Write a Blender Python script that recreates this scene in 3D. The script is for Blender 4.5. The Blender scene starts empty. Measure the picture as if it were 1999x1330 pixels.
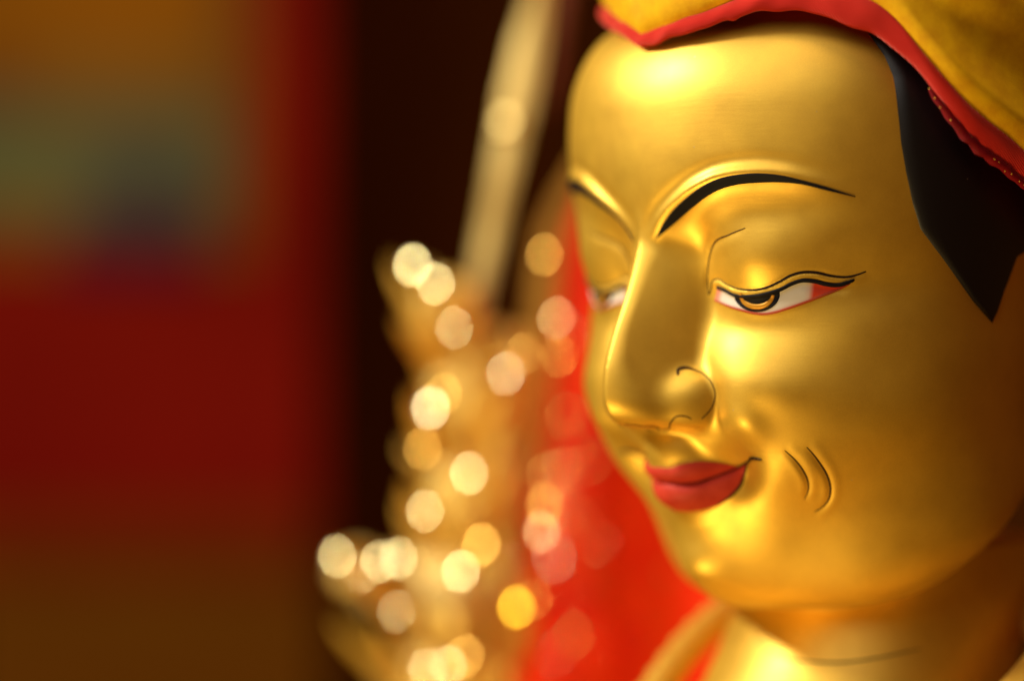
import bpy, math, random
import numpy as np
from mathutils import Vector, Matrix

# ------------------------------------------------------------------ camera, world, light, exposure
S = 0.0002                                   # metres per P
sc = bpy.context.scene
C = bpy.context.collection
TH = math.radians(52); CD = 4720.0
CR = np.array([math.cos(TH), math.sin(TH), 0]); CF = np.array([-math.sin(TH), math.cos(TH), 0]); CU = np.array([0, 0, 1.0])
CAMP = -CF*CD - CR*560.5 - CU*45.0
cd = bpy.data.cameras.new('camera'); cam = bpy.data.objects.new('camera', cd); C.objects.link(cam)
cam.matrix_world = Matrix(((CR[0], CU[0], -CF[0], CAMP[0]*S), (CR[1], CU[1], -CF[1], CAMP[1]*S), (CR[2], CU[2], -CF[2], CAMP[2]*S), (0, 0, 0, 1)))
cd.lens = 85; cd.sensor_width = 36; cd.clip_start = 0.02; cd.clip_end = 50
cd.dof.use_dof = True; cd.dof.focus_distance = 0.863; cd.dof.aperture_fstop = 1.5; cd.dof.aperture_ratio = 1.12
sc.camera = cam
w = bpy.data.worlds.new('World'); sc.world = w; w.use_nodes = True
w.node_tree.nodes['Background'].inputs[0].default_value = (1.0, 0.32, 0.05, 1)
w.node_tree.nodes['Background'].inputs[1].default_value = 0.085
vs = sc.view_settings; vs.view_transform = 'Standard'; vs.look = 'None'; vs.exposure = 0.0; vs.gamma = 1
sc.cycles.use_denoising = True
sc.cycles.sample_clamp_indirect = 20
sc.cycles.max_bounces = 8
def direction(az, el):
    a, e = math.radians(az), math.radians(el)
    return np.array([math.sin(a)*math.cos(e), -math.cos(a)*math.cos(e), math.sin(e)])
def area_lamp(name, az, el, dist, size, power, col, target=(0, -150, 0)):
    l = bpy.data.lights.new(name, 'AREA'); l.shape = 'DISK'; l.size = size; l.energy = power; l.color = col
    o = bpy.data.objects.new(name, l); C.objects.link(o)
    d = direction(az, el)
    o.location = Vector(np.array(target)*S + d*dist)
    o.rotation_euler = Vector(d).to_track_quat('Z', 'Y').to_euler()
    return o
KEYDIR = direction(-37, 34)
area_lamp('window_light', -37, 34, 1.8, 0.30, 32.0, (1.0, 0.93, 0.78))
area_lamp('soft_window_light', 13, 43, 1.7, 1.7, 9.5, (1.0, 0.95, 0.84))
area_lamp('overhead_fill', 55, 80, 1.5, 0.7, 9.0, (1.0, 0.74, 0.40))  # added warm fill from overhead to brighten the hat
area_lamp('low_warm_fill', -8, -42, 1.15, 0.34, 7.2, (1.0, 0.72, 0.27))  # added warm fill standing in for light bounced up by the robe

# ---- head shape, in millimetre-like units P (1 P = 0.2 mm); x = statue's left, -y = front, z = up ----
ZR = np.array([ 760, 700, 640, 560, 470, 370, 270, 170, 60, -80, -180, -280, -380, -480, -560, -640], float)
PH = np.array([0, 20, 40, 60, 80, 100, 130, 180], float)
def ell(a, f, b=470):
    out = []
    for p in PH:
        c, s = np.cos(np.radians(p)), np.sin(np.radians(p))
        d = f if c > 0 else b
        out.append(1/np.sqrt((c/d)**2 + (s/a)**2))
    return out
RT = np.array([
    ell(300, 250, 300),
    ell(360, 320, 360),
    ell(405, 368, 420),
    ell(445, 404, 450),
    ell(462, 420, 470),
    ell(478, 428, 480),
    ell(478, 427, 490),
    ell(470, 410, 490),
    ell(452, 378, 480),
    ell(452, 372, 460),
    ell(442, 374, 450),
    [306, 330, 360, 366, 395, 430, 455, 450],
    [290, 282, 277, 303, 358, 412, 450, 445],
    [262, 246, 238, 262, 318, 370, 425, 435],
    [246, 232, 225, 248, 302, 355, 415, 430],
    [225, 220, 210, 210, 250, 330, 405, 425]], float)
TZ0, TZ1, DZ = -660.0, 770.0, 1.6
DP = 0.2
tz = np.arange(TZ0, TZ1, DZ); tp = np.arange(0, 180 + DP/2, DP)
def spl(xk, yk, x):
    """cubic Hermite (Catmull-Rom, clamped) along axis 0"""
    m = np.gradient(yk, xk, axis=0)
    i = np.clip(np.searchsorted(xk, x) - 1, 0, len(xk) - 2)
    h = (xk[i+1] - xk[i]); t = np.clip((x - xk[i]) / h, 0, 1)
    sh = (-1,) + (1,)*(yk.ndim - 1)
    t = t.reshape(sh); h = h.reshape(sh)
    return ((2*t**3 - 3*t**2 + 1)*yk[i] + (t**3 - 2*t**2 + t)*h*m[i] + (-2*t**3 + 3*t**2)*yk[i+1] + (t**3 - t**2)*h*m[i+1])
def blur(a, s, ax):
    n = int(3*s) + 1
    k = np.exp(-0.5*(np.arange(-n, n+1)/s)**2); k /= k.sum()
    pad = [(0, 0), (0, 0)]; pad[ax] = (n, n)
    b = np.pad(a, pad, mode='reflect' if ax else 'edge')
    out = np.zeros_like(a)
    for j, w in enumerate(k):
        sl = [slice(None)]*2; sl[ax] = slice(j, j + a.shape[ax]); out += w*b[tuple(sl)]
    return out
def base_table():
    zo = ZR[::-1]; T = spl(zo, RT[::-1], tz)
    phm = np.concatenate([-PH[1:3][::-1], PH, 360 - PH[-3:-1][::-1]])
    Tm = np.concatenate([T[:, 1:3][:, ::-1], T, T[:, -3:-1][:, ::-1]], axis=1)
    T = spl(phm, Tm.T.copy(), tp).T
    T = blur(blur(T, 14, 0), 30, 1)
    return T
def gz(zimg): return 620.0 - zimg
def bumps(T):
    P_, Z_ = tp[None, :], tz[:, None]
    def g(A, p0, z0, sp, sz, rot=0.0):
        u = (P_ - p0)*7.3; v = Z_ - z0          # degrees -> about P
        c, s = np.cos(np.radians(rot)), np.sin(np.radians(rot))
        a = (u*c + v*s)/(sp*7.3); b = (-u*s + v*c)/sz
        e = A*np.exp(-a*a - b*b)
        if p0 < 40:                              # mirror lobe across the midline
            u2 = (-P_ - p0)*7.3
            a = (u2*c + v*s)/(sp*7.3); b = (-u2*s + v*c)/sz
            e = np.maximum(e, A*np.exp(-a*a - b*b)) if A > 0 else np.minimum(e, A*np.exp(-a*a - b*b))
        return e
    for bmp in BUMPS: T = T + g(*bmp)
    return T
BUMPS = [
    (-30, 17, 140, 9, 55),        # inner eye socket
    (-35, 17, 40, 10.5, 80),        # inner corner of the eye
    (-12, 36, 190, 14, 40),       # socket under the brow
    (-9, 62, 50, 16, 45),         # temple beside the eye
    (14, 35, 90, 13, 50),         # upper lid bulge
    (-8, 33, -20, 14, 35),        # below the lower lid
    (20, 36, -128, 15, 65),       # cheek
    (15, 31, -200, 6, 34, -35),   # smile fold of the cheek
    (-40, 25, -282, 8, 48, 10),   # mouth corner
    (-14, 14, -80, 8, 80),        # valley beside the nose
    (-22, 18, -160, 6, 42),       # valley behind the nostril wing
    (22, 0, -478, 15, 48),        # chin
    (5, 36, -400, 12, 55),        # jowl
]
def make_table(): return bumps(base_table())
REL = np.zeros((len(tz), len(tp)))
def cyl(c):
    c = np.asarray(c, float); return np.stack([np.degrees(np.arctan2(np.abs(c[:, 0]), -c[:, 1])), c[:, 2]], 1)
def smooth_curve(c, n):
    c = np.asarray(c, float); t = np.concatenate([[0], np.cumsum(np.linalg.norm(np.diff(c, axis=0), axis=1))])
    return spl(t, c, np.linspace(0, t[-1], n))
def along(curve, reach, n=60):
    """cells within reach of the curve: index, signed distance (+ = left of travel), parameter 0..1"""
    c = smooth_curve(cyl(curve), n); KP = 7.0
    q = c*np.array([KP, 1.0])
    j0, j1 = np.searchsorted(tz, [q[:, 1].min() - reach, q[:, 1].max() + reach])
    i0, i1 = np.searchsorted(tp, [(q[:, 0].min() - reach)/KP, (q[:, 0].max() + reach)/KP])
    Z_, P_ = np.meshgrid(tz[j0:j1], tp[i0:i1]*KP, indexing='ij')
    best = np.full(Z_.shape, 1e9); sg = np.zeros(Z_.shape); par = np.zeros(Z_.shape)
    for k in range(n - 1):
        a, b = q[k], q[k+1]; e = b - a; L = (e*e).sum() + 1e-9
        t = np.clip(((P_ - a[0])*e[0] + (Z_ - a[1])*e[1])/L, 0, 1)
        dx, dz = P_ - a[0] - t*e[0], Z_ - a[1] - t*e[1]
        d = np.hypot(dx, dz); m = d < best
        best[m] = d[m]; par[m] = ((k + t)/(n - 1))[m]; sg[m] = np.sign(e[0]*dz - e[1]*dx)[m]
    return (slice(j0, j1), slice(i0, i1)), best*np.where(sg == 0, 1, sg), par
def add_relief(K):
    global REL
    REL = np.zeros((len(tz), len(tp)))
    # brow crest
    s, d, t = along(K['brow_up'], 70)
    tap = np.clip(np.sin(np.pi*np.clip(t, 0, 1))**0.7, 0, 1)*np.clip((1.02 - t)*3.2, 0, 1)
    dd = d - 4
    REL[s] += tap*np.where(dd > 0, 10*np.exp(-(dd/11)**2) - 2.2*np.exp(-((dd - 24)/10)**2), 10*np.exp(-(dd/15)**2) - 2*np.exp(-((dd + 34)/16)**2))
    # eyelid: fold groove, lid line groove, lid rim
    s, d, t = along(K['lidfold'], 40)
    e = np.clip(t*4, 0, 1)*np.clip((1 - t)*4, 0, 1)
    REL[s] += -2.5*np.exp(-(d/5)**2)*e + 2*np.exp(-((d - 16)/12)**2)*e
    s, d, t = along(K['lidline'], 40)
    e = np.clip(np.minimum((t - 0.12), 1 - t)*8, 0, 1)
    REL[s] += e*(-2.5*np.exp(-(d/3.5)**2) + 3.5*np.exp(-((d + 8)/6)**2))
    s, d, t = along(K['lash'], 30)
    REL[s] += -3*np.exp(-((d + 8)/8)**2)*np.clip(np.minimum(t, 1 - t)*8, 0, 1)
    # smile lines
    for nm in ('smile1', 'smile2'):
        s, d, t = along(K[nm], 40)
        REL[s] += np.sin(np.pi*t)**0.6*(-2.4*np.exp(-(d/4.5)**2) + 1.2*np.exp(-((np.abs(d) - 13)/8)**2))
    # lips
    up, mo, lo = (np.c_[cyl(K[n]), np.asarray(K[n], float)[:, 0]] for n in ('lip_top', 'mouth', 'lip_bot'))
    def top(c):
        c = c[c[:, 2] > 3]; o = np.argsort(c[:, 0]); return np.interp(tp, c[o, 0], c[o, 1], left=c[o[0], 1], right=np.nan)
    zt, zm, zl = top(up), top(mo), top(lo)
    Z_ = tz[:, None]
    v = np.clip((Z_ - zm)/np.maximum(zt - zm, 1e-3), 0, 1); v = np.where(np.isnan(v), 0, v)
    w = np.clip((zm - Z_)/np.maximum(zm - zl, 1e-3), 0, 1); w = np.where(np.isnan(w), 0, w)
    hu = np.clip((zt - zm)/36, 0, 1); hl = np.clip((zm - zl)/50, 0, 1)
    L = np.nan_to_num(8*hu*np.sin(np.pi*v)**0.6 + 11*hl*np.sin(np.pi*w)**0.7)
    REL += blur(blur(L, 2.2, 0), 2.2, 1)
    s, d, t = along(K['mouthline'], 30)
    REL[s] += -6*np.exp(-(d/4.5)**2)*np.clip((1 - t)*5, 0, 1)
    REL[:] = blur(blur(REL, 1.3, 0), 1.3, 1)
TAB = SLP = None
def set_table(T):
    global TAB, SLP
    TAB = T
    dz = np.gradient(T, DZ, axis=0); dp = np.gradient(T, np.radians(DP), axis=1)/np.maximum(T, 60)
    s = 1/np.sqrt(1 + dz**2 + dp**2)
    SLP = blur(blur(s, 6, 0), 6, 1)
def samp(A, ph, z):
    u = np.clip(ph/DP, 0, len(tp) - 1.001); v = np.clip((z - TZ0)/DZ, 0, len(tz) - 1.001)
    i = u.astype(int); j = v.astype(int); fu = u - i; fv = v - j
    return (A[j, i]*(1-fu) + A[j, i+1]*fu)*(1-fv) + (A[j+1, i]*(1-fu) + A[j+1, i+1]*fu)*fv
def smin(a, b, k):
    h = np.clip(0.5 + 0.5*(b - a)/k, 0, 1); return b + (a - b)*h - k*h*(1 - h)
def smax(a, b, k): return -smin(-a, -b, k)
# nose: ridge depth by height
NZ = np.array([gz(v) for v in (880, 800, 770, 720, 650, 580, 520, 470, 430, 380)][::1], float)
NF = np.array([496, 504, 505, 497, 474, 444, 424, 414, 410, 400], float)
NW = np.array([28, 25, 22, 15, 10, 9, 11, 18, 30, 50], float)     # ridge half width
NB = np.array([108, 108, 104, 93, 80, 72, 68, 56, 40, 40], float)     # half width where it meets the cheek
nzf = np.arange(-300.0, 260.0, 1.0)
def nprof(v):
    t = spl(NZ, np.asarray(v, float), nzf); n = 18
    k = np.exp(-0.5*(np.arange(-n, n+1)/8.0)**2); k /= k.sum()
    return np.convolve(np.pad(t, n, mode='edge'), k, mode='valid')
NFt, NWt, NBt, NRt = nprof(NF), nprof(NW), nprof(NB), nprof([50, 50, 42, 22, 13, 12, 15, 26, 30, 40])
def nose(x, y, z):
    ax = np.abs(x)
    f = np.interp(z, nzf, NFt); w = np.interp(z, nzf, NWt); b = np.interp(z, nzf, NBt)
    fl = 365.0
    k = (b - w)/(f - fl)
    d = (-y - f)
    side = (ax - (w + (f + y)*k))/np.sqrt(1 + k*k)
    r = np.interp(z, nzf, NRt)
    out = smax(d, side, 1.5*r)
    zb = gz(825) + np.clip((-y - 440)*0.10, -4, 10)
    out = smax(out, zb - z, 52)
    out = smax(out, z - gz(400), 60)
    out = smax(out, y + 150, 20)
    return out
def ellip(x, y, z, c, r):
    q = np.sqrt(((x-c[0])/r[0])**2 + ((y-c[1])/r[1])**2 + ((z-c[2])/r[2])**2)
    return (q - 1)*min(r)
def lift(x, z):
    """the far side of the face is carved a little higher than the near side"""
    f = np.clip((z + 150)/170, 0, 1); f = f*f*(3 - 2*f)
    return 0.072*f*(np.sqrt(np.minimum(x, 0)**2 + 900) - 30)
def head_sdf(P):
    x, y, z = P[:, 0], P[:, 1], P[:, 2]
    z = z - lift(x, z)
    r = np.hypot(x, y); ph = np.degrees(np.arctan2(np.abs(x), -y))
    d = (r - samp(TAB, ph, z))*samp(SLP, ph, z)
    zb = -560 + 0.0014*np.clip(y + 120, 0, 350)**2
    d = smax(d, zb - z, 130)
    d = smax(d, z - 602, 225)
    n = nose(x, y, z)
    ax = np.abs(x)
    u, v = (ax - 106)*0.523 + (y + 352)*0.852, (ax - 106)*0.852 - (y + 352)*0.523     # along and across the side of the nose
    al = ellip(v, u, z, (0, 0, gz(772)), (29, 62, 49))
    n = smin(n, al, 20)
    # nostril
    n = -smin(-n, ellip(ax, y, z, (50, -412, gz(838)), (24, 34, 20)), 6)
    mz = ellip(x, y, z, (0, -238, -246), (106, 130, 108))
    m2 = ellip(x, y, z, (0, -196, -345), (90, 116, 60))
    d = smin(d, smin(mz, m2, 30), 13)
    d = smin(d, n, 14)
    # neck
    t = smax(-(z + 540)/180, 0*z, 0.8)
    cy = 262 - 100*t
    rn = 288 + 14*t
    dn = np.hypot(x, y - cy) - rn
    dn = np.maximum(dn, -900 - z); dn = np.maximum(dn, z + 440)
    return smin(d - samp(REL, ph, z), dn, 14)

KR = {
  'brow_up': [[27.7,-400.8,138.9],[56.5,-399.9,175.5],[104.6,-400.4,208.0],[159.9,-395.9,235.6],[188.3,-388.4,245.4],[223.4,-374.3,251.1],[257.8,-356.4,252.4],[289.6,-335.6,248.2],[320.7,-310.6,238.6],[349.8,-283.0,227.3],[385.9,-241.2,209.3]],
  'lidfold': [[220.8,-352.4,157.1],[185.1,-359.7,145.9],[136.8,-351.2,132.0],[112.9,-342.6,101.6],[103.5,-337.7,70.0],[101.4,-333.3,38.2]],
  'lidline': [[101.4,-333.3,38.2],[107.0,-332.0,48.9],[115.1,-334.4,65.0],[125.0,-335.9,67.2],[158.3,-339.1,56.3],[193.8,-338.2,47.4],[223.2,-331.4,46.0],[242.9,-324.4,49.5],[265.6,-314.7,59.3],[286.5,-303.4,71.4],[301.7,-291.1,76.3],[316.4,-275.7,76.2],[335.6,-251.4,69.8],[351.3,-231.9,68.0],[363.7,-218.1,71.6],[376.2,-205.1,78.3]],
  'lash': [[120.4,-331.7,52.4],[144.0,-334.5,48.2],[171.2,-335.9,38.5],[195.1,-334.4,35.4],[223.8,-327.6,36.0],[249.1,-317.7,41.2],[263.8,-310.4,46.5],[283.7,-299.4,57.3],[298.6,-288.0,62.7],[313.3,-272.5,61.2],[327.1,-255.6,55.8],[341.2,-239.0,54.4],[349.8,-229.8,58.0],[360.1,-218.9,63.4]],
  'smile1': [[249.4,-284.8,-242.6],[258.2,-267.1,-259.8],[261.0,-249.9,-278.7],[257.4,-233.3,-299.8],[249.6,-224.3,-315.4],[232.5,-217.6,-336.0]],
  'smile2': [[282.9,-262.7,-236.0],[286.3,-250.6,-248.2],[288.1,-233.0,-267.1],[286.3,-212.9,-290.0],[278.2,-196.8,-314.1],[264.9,-188.5,-335.5],[249.9,-189.1,-349.4],[233.8,-193.9,-359.4]],
  'lip_top': [[0.0,-360.8,-281.4],[25.2,-357.0,-281.4],[46.0,-350.2,-274.1],[69.0,-332.8,-269.0],[88.3,-312.2,-269.8],[105.6,-289.7,-273.6],[122.1,-273.0,-277.2],[156.1,-282.0,-267.1]],
  'mouth': [[0.0,-344.0,-309.0],[13.7,-342.8,-309.0],[35.0,-333.9,-310.7],[56.4,-320.1,-307.8],[74.5,-305.8,-300.9],[93.3,-291.1,-292.0],[116.1,-273.7,-280.3],[156.1,-282.0,-267.1]],
  'lip_bot': [[0.0,-306.5,-364.6],[21.0,-303.3,-364.6],[48.0,-294.4,-359.7],[73.6,-285.7,-350.1],[99.3,-277.4,-333.9],[116.0,-267.2,-312.7],[126.3,-265.4,-290.5],[146.8,-277.0,-271.4]],
  'mouthline': [[0.0,-344.0,-309.0],[13.7,-342.8,-309.0],[35.0,-333.9,-310.7],[56.4,-320.1,-307.8],[74.5,-305.8,-300.9],[93.3,-291.1,-292.0],[116.1,-273.7,-280.3],[149.6,-279.7,-268.4],[172.2,-290.9,-259.7],[187.5,-292.7,-259.9],[200.0,-292.0,-261.3]],
}
K = {
  'brow_up': [[28.0,-401.0,138.9],[61.7,-404.6,175.2],[111.8,-407.0,207.5],[166.9,-402.3,235.0],[194.8,-394.5,244.8],[229.5,-380.1,250.5],[263.4,-361.8,251.8],[294.1,-340.0,247.8],[323.5,-313.4,238.3],[351.1,-284.3,227.2],[385.9,-241.2,209.3]],
  'brow_lo': [[28.0,-401.0,138.9],[73.7,-390.3,170.5],[119.6,-389.0,196.6],[156.1,-388.6,214.4],[187.4,-383.2,226.9],[220.6,-371.7,234.4],[255.6,-354.2,236.5],[288.9,-334.9,236.1],[321.4,-311.3,231.7],[349.9,-283.1,221.4],[385.8,-241.0,208.2]],
  'lidfold': [[220.7,-352.4,157.1],[184.3,-359.0,145.9],[134.5,-349.1,132.1],[110.9,-340.7,101.6],[101.9,-336.2,70.0],[101.4,-333.2,38.2]],
  'lidline': [[101.4,-333.2,38.2],[107.2,-332.2,48.9],[116.0,-335.2,65.0],[125.2,-336.1,67.2],[156.9,-337.7,56.3],[192.6,-337.1,47.4],[222.3,-330.5,46.1],[242.0,-323.5,49.5],[264.7,-313.8,59.3],[285.6,-302.5,71.4],[300.9,-290.2,76.3],[315.6,-274.8,76.2],[334.8,-250.5,69.8],[350.6,-231.2,68.0],[363.3,-217.7,71.6],[376.2,-205.1,78.3]],
  'lash': [[122.6,-333.7,52.3],[146.2,-336.6,48.2],[172.4,-337.1,38.5],[196.2,-335.4,35.3],[225.2,-328.9,35.9],[250.3,-318.8,41.2],[264.6,-311.2,46.5],[284.1,-299.7,57.3],[299.0,-288.3,62.7],[313.2,-272.5,61.2],[326.9,-255.4,55.8],[341.3,-239.1,54.4],[350.9,-230.9,58.0],[361.3,-220.1,63.4]],
  'eye_lo': [[110.4,-328.8,29.2],[149.7,-331.0,18.4],[185.0,-329.9,10.2],[216.7,-320.7,3.4],[232.6,-314.4,2.8],[245.0,-309.1,4.6],[271.3,-296.1,12.7],[297.7,-278.7,23.5],[320.8,-258.2,35.3],[340.5,-234.4,47.6],[354.5,-224.2,56.2]],
  'lip_top': [[0.0,-362.8,-281.2],[27.4,-358.9,-281.2],[47.7,-351.7,-274.0],[70.3,-334.0,-268.9],[89.5,-313.3,-269.7],[106.5,-290.6,-273.5],[118.3,-269.4,-277.5],[148.0,-274.3,-267.7]],
  'mouth': [[0.0,-341.0,-309.2],[10.9,-340.3,-309.2],[33.0,-332.1,-310.9],[54.6,-318.4,-308.0],[73.0,-304.5,-301.0],[91.7,-289.6,-292.1],[113.1,-271.0,-280.5],[148.0,-274.3,-267.7]],
  'mouthline': [[0.0,-341.0,-309.2],[10.9,-340.3,-309.2],[33.0,-332.1,-310.9],[54.6,-318.4,-308.0],[73.0,-304.5,-301.0],[91.7,-289.6,-292.1],[113.1,-271.0,-280.5],[141.8,-272.2,-268.9],[169.3,-288.1,-259.9],[186.3,-291.6,-260.0],[200.0,-291.9,-261.3]],
  'lip_bot': [[0.0,-310.4,-364.4],[23.8,-305.8,-364.4],[49.9,-296.1,-359.5],[75.0,-287.0,-350.0],[100.4,-278.4,-333.8],[117.0,-268.2,-312.6],[127.7,-266.6,-290.4],[139.6,-270.2,-271.9]],
  'smile1': [[249.3,-284.7,-242.6],[257.1,-266.0,-259.9],[259.4,-248.3,-278.8],[255.7,-231.6,-300.0],[248.3,-222.9,-315.5],[232.4,-217.5,-336.0]],
  'smile2': [[282.8,-262.6,-236.1],[285.6,-249.9,-248.3],[286.9,-231.7,-267.2],[284.7,-211.3,-290.1],[276.6,-195.1,-314.2],[263.6,-187.3,-335.6],[249.2,-188.4,-349.4],[233.7,-193.9,-359.4]],
  'hair': [[367.4,-198.5,507.2],[402.8,-190.0,459.8],[419.8,-185.9,422.3],[429.6,-186.0,368.1],[433.6,-181.1,304.8],[436.1,-170.6,251.8],[437.8,-155.4,198.0],[439.0,-136.7,153.1],[443.9,-103.4,118.3],[446.9,-52.8,68.9],[449.8,-8.2,24.3],[449.7,44.7,-17.1]],
  'ala': [[85.4,-393.2,-109.5],[81.0,-389.2,-98.3],[86.5,-379.1,-94.6],[105.4,-363.6,-101.1],[131.1,-356.8,-117.7],[141.6,-353.9,-140.8],[135.8,-356.1,-166.0],[119.9,-368.0,-188.5]],
  'nosebot': [[5.1,-457.2,-198.1],[28.0,-434.8,-201.7],[33.4,-399.5,-205.2],[17.9,-366.9,-212.1],[50.3,-383.1,-206.0],[79.5,-404.2,-192.6],[88.2,-403.2,-184.9],[104.1,-390.0,-183.8],[109.8,-380.1,-189.5]],
  'neckcrease': [[-46.2,-77.0,-618.7],[-7.3,-89.7,-636.7],[32.6,-94.1,-648.1],[70.9,-90.8,-654.2],[107.7,-79.7,-655.2],[161.1,-51.6,-653.8],[203.8,-13.4,-645.7],[238.8,32.9,-634.3],[258.3,67.9,-626.4]],
  'iris_up': [[174.5,-337.2,38.2],[177.8,-337.4,37.8],[183.2,-337.3,37.1],[190.2,-336.6,36.2],[198.4,-335.2,35.4],[208.0,-333.8,35.5],[217.5,-331.4,35.7],[226.8,-328.4,36.2],[236.0,-325.4,38.0],[244.0,-322.0,39.7],[250.9,-318.5,41.4],[256.9,-315.7,43.5],[261.3,-313.3,45.2],[264.0,-311.6,46.3],[265.4,-310.8,46.9]],
  'iris_lo': [[171.9,-334.7,35.7],[171.3,-331.3,29.0],[176.7,-331.2,22.6],[184.1,-330.8,17.0],[192.1,-329.2,12.5],[200.7,-326.8,9.2],[209.7,-323.9,7.2],[218.8,-320.8,6.6],[227.8,-317.6,7.5],[236.3,-314.5,9.8],[243.9,-311.8,13.5],[250.5,-309.5,18.2],[255.6,-307.8,23.9],[258.7,-306.4,30.3],[260.4,-305.9,37.0]],
  'ring': [[193.9,-338.7,41.4],[191.7,-336.6,36.2],[189.4,-332.2,31.2],[191.2,-329.8,26.4],[196.3,-328.8,22.3],[202.8,-327.6,19.1],[209.7,-325.8,16.9],[216.7,-323.5,15.9],[223.7,-321.1,16.1],[230.4,-318.7,17.4],[236.4,-316.5,19.9],[241.4,-314.5,23.4],[245.2,-312.9,27.7],[247.9,-312.2,32.5],[250.9,-313.8,37.7]],
  'pupil_up': [[200.1,-335.0,35.4],[202.4,-334.8,35.4],[206.5,-334.1,35.5],[212.2,-332.9,35.6],[218.5,-331.1,35.8],[225.2,-328.9,35.9],[232.0,-326.8,37.2],[237.9,-324.6,38.4],[242.6,-322.6,39.4],[245.9,-321.1,40.2],[247.5,-320.3,40.5]],
  'pupil_lo': [[201.0,-335.9,36.6],[199.3,-331.9,32.0],[201.0,-328.8,27.9],[205.9,-326.9,24.6],[212.3,-325.1,22.6],[219.1,-323.0,21.8],[225.6,-320.7,22.4],[231.6,-318.5,24.4],[236.5,-316.7,27.5],[240.6,-315.9,31.6],[244.4,-317.3,36.2]],
}

set_table(make_table()); add_relief(KR)

# ------------------------------------------------------------------ helpers
def mesh_obj(name, V, F, mat, parent=None, smooth=True, cols=None):
    me = bpy.data.meshes.new(name)
    V = np.asarray(V, float)*S
    me.from_pydata(V.tolist(), [], [list(map(int, f)) for f in F]) if not isinstance(F, np.ndarray) else fill(me, V, F)
    if smooth: me.polygons.foreach_set('use_smooth', np.ones(len(me.polygons), bool))
    if cols is not None:
        a = me.color_attributes.new('paint', 'FLOAT_COLOR', 'POINT')
        a.data.foreach_set('color', np.c_[np.asarray(cols, float), np.ones(len(V))].ravel())
    me.materials.append(mat); me.update()
    o = bpy.data.objects.new(name, me); C.objects.link(o)
    if parent is not None: o.parent = parent
    return o
def fill(me, V, F):
    n, k = F.shape
    me.vertices.add(len(V)); me.vertices.foreach_set('co', V.astype(np.float32).ravel())
    me.loops.add(n*k); me.loops.foreach_set('vertex_index', F.astype(np.int32).ravel())
    me.polygons.add(n); me.polygons.foreach_set('loop_start', np.arange(0, n*k, k, dtype=np.int32))
    me.update(calc_edges=True); me.validate()
def empty(name, loc=(0, 0, 0)):
    o = bpy.data.objects.new(name, None); C.objects.link(o); o.empty_display_size = 0.02; return o
def tag(o, label, cat, group=None, kind=None):
    o['label'] = label
    if cat: o['category'] = cat
    if group: o['group'] = group
    if kind: o['kind'] = kind
    return o
def grid_faces(n, m, wrap=False):
    i, j = np.meshgrid(np.arange(n - 1), np.arange(m if wrap else m - 1), indexing='ij'); i = i.ravel(); j = j.ravel(); j2 = (j + 1) % m
    return np.stack([i*m + j, i*m + j2, (i+1)*m + j2, (i+1)*m + j], 1)
def grad(P, e=2.0):
    g = np.stack([head_sdf(P + np.eye(3)[k]*e) - head_sdf(P - np.eye(3)[k]*e) for k in range(3)], -1)/(2*e)
    return g
def snap(P, it=6):
    """move points onto the face and return the surface normals"""
    P = np.array(P, float)
    for _ in range(it):
        g = grad(P); P -= np.clip(head_sdf(P), -12, 12)[:, None]*g/np.maximum((g*g).sum(1), 0.3)[:, None]
    g = grad(P); return P, g/np.linalg.norm(g, axis=1, keepdims=True)
def mirror(V):
    V = np.asarray(V)*np.array([-1, 1, 1]); V[:, 2] += lift(V[:, 0], V[:, 2]); return V
def two_sides(build):
    for side in (1, -1): build(side)
def patch(name, A, B, mat, parent, side=1, h=0.8, n=60, m=10, cols=None, both=False, sink=1.2):
    """a coat of paint lying on the face between the curves A and B"""
    a, b = smooth_curve(A, n), smooth_curve(B, n)
    t = np.concatenate([[0.0], np.linspace(0, 1, m), [1.0]])
    V = a[None]*(1 - t)[:, None, None] + b[None]*t[:, None, None]
    V, N = snap(V.reshape(-1, 3))
    off = np.full((m + 2, n), h); off[0] = off[-1] = h - sink
    if not both: off[:, 0] = h - sink
    off[:, -1] = h - sink
    V = V + N*off.ravel()[:, None]
    F = grid_faces(m + 2, n)
    if both:                                     # joined across the midline
        V2 = mirror(V); F2 = F[:, ::-1] + len(V); V = np.concatenate([V, V2]); F = np.concatenate([F, F2])
    elif side < 0: V = mirror(V); F = F[:, ::-1]
    c = None
    if cols is not None:
        c = np.array([cols(i/(n - 1.0), tt) for tt in t for i in range(n)])
        if both: c = np.concatenate([c, c])
    return mesh_obj(name, V, F, mat, parent, cols=c)
def stroke(name, A, width, mat, parent, side=1, h=1.1, n=70, m=4, both=False, sink=1.4):
    """a brush line on the face; width(t) is the half width"""
    a = smooth_curve(A, n); a, N = snap(a)
    T_ = np.gradient(a, axis=0); T_ /= np.linalg.norm(T_, axis=1, keepdims=True)
    B_ = np.cross(N, T_)
    wv = np.array([width(t) for t in np.linspace(0, 1, n)])
    u = np.concatenate([[-1.0], np.linspace(-1, 1, m), [1.0]])
    V = a[None] + B_[None]*wv[None, :, None]*u[:, None, None]
    V, N2 = snap(V.reshape(-1, 3), 3)
    off = np.full((m + 2, n), h); off[0] = off[-1] = h - sink; off[:, 0] = off[:, -1] = h - sink
    V = V + N2*off.ravel()[:, None]; F = grid_faces(m + 2, n)
    if both:
        V = np.concatenate([V, mirror(V)]); F = np.concatenate([F, F[:, ::-1] + len(F)*0 + len(V)//2])
    elif side < 0: V = mirror(V); F = F[:, ::-1]
    return mesh_obj(name, V, F, mat, parent)
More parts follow.
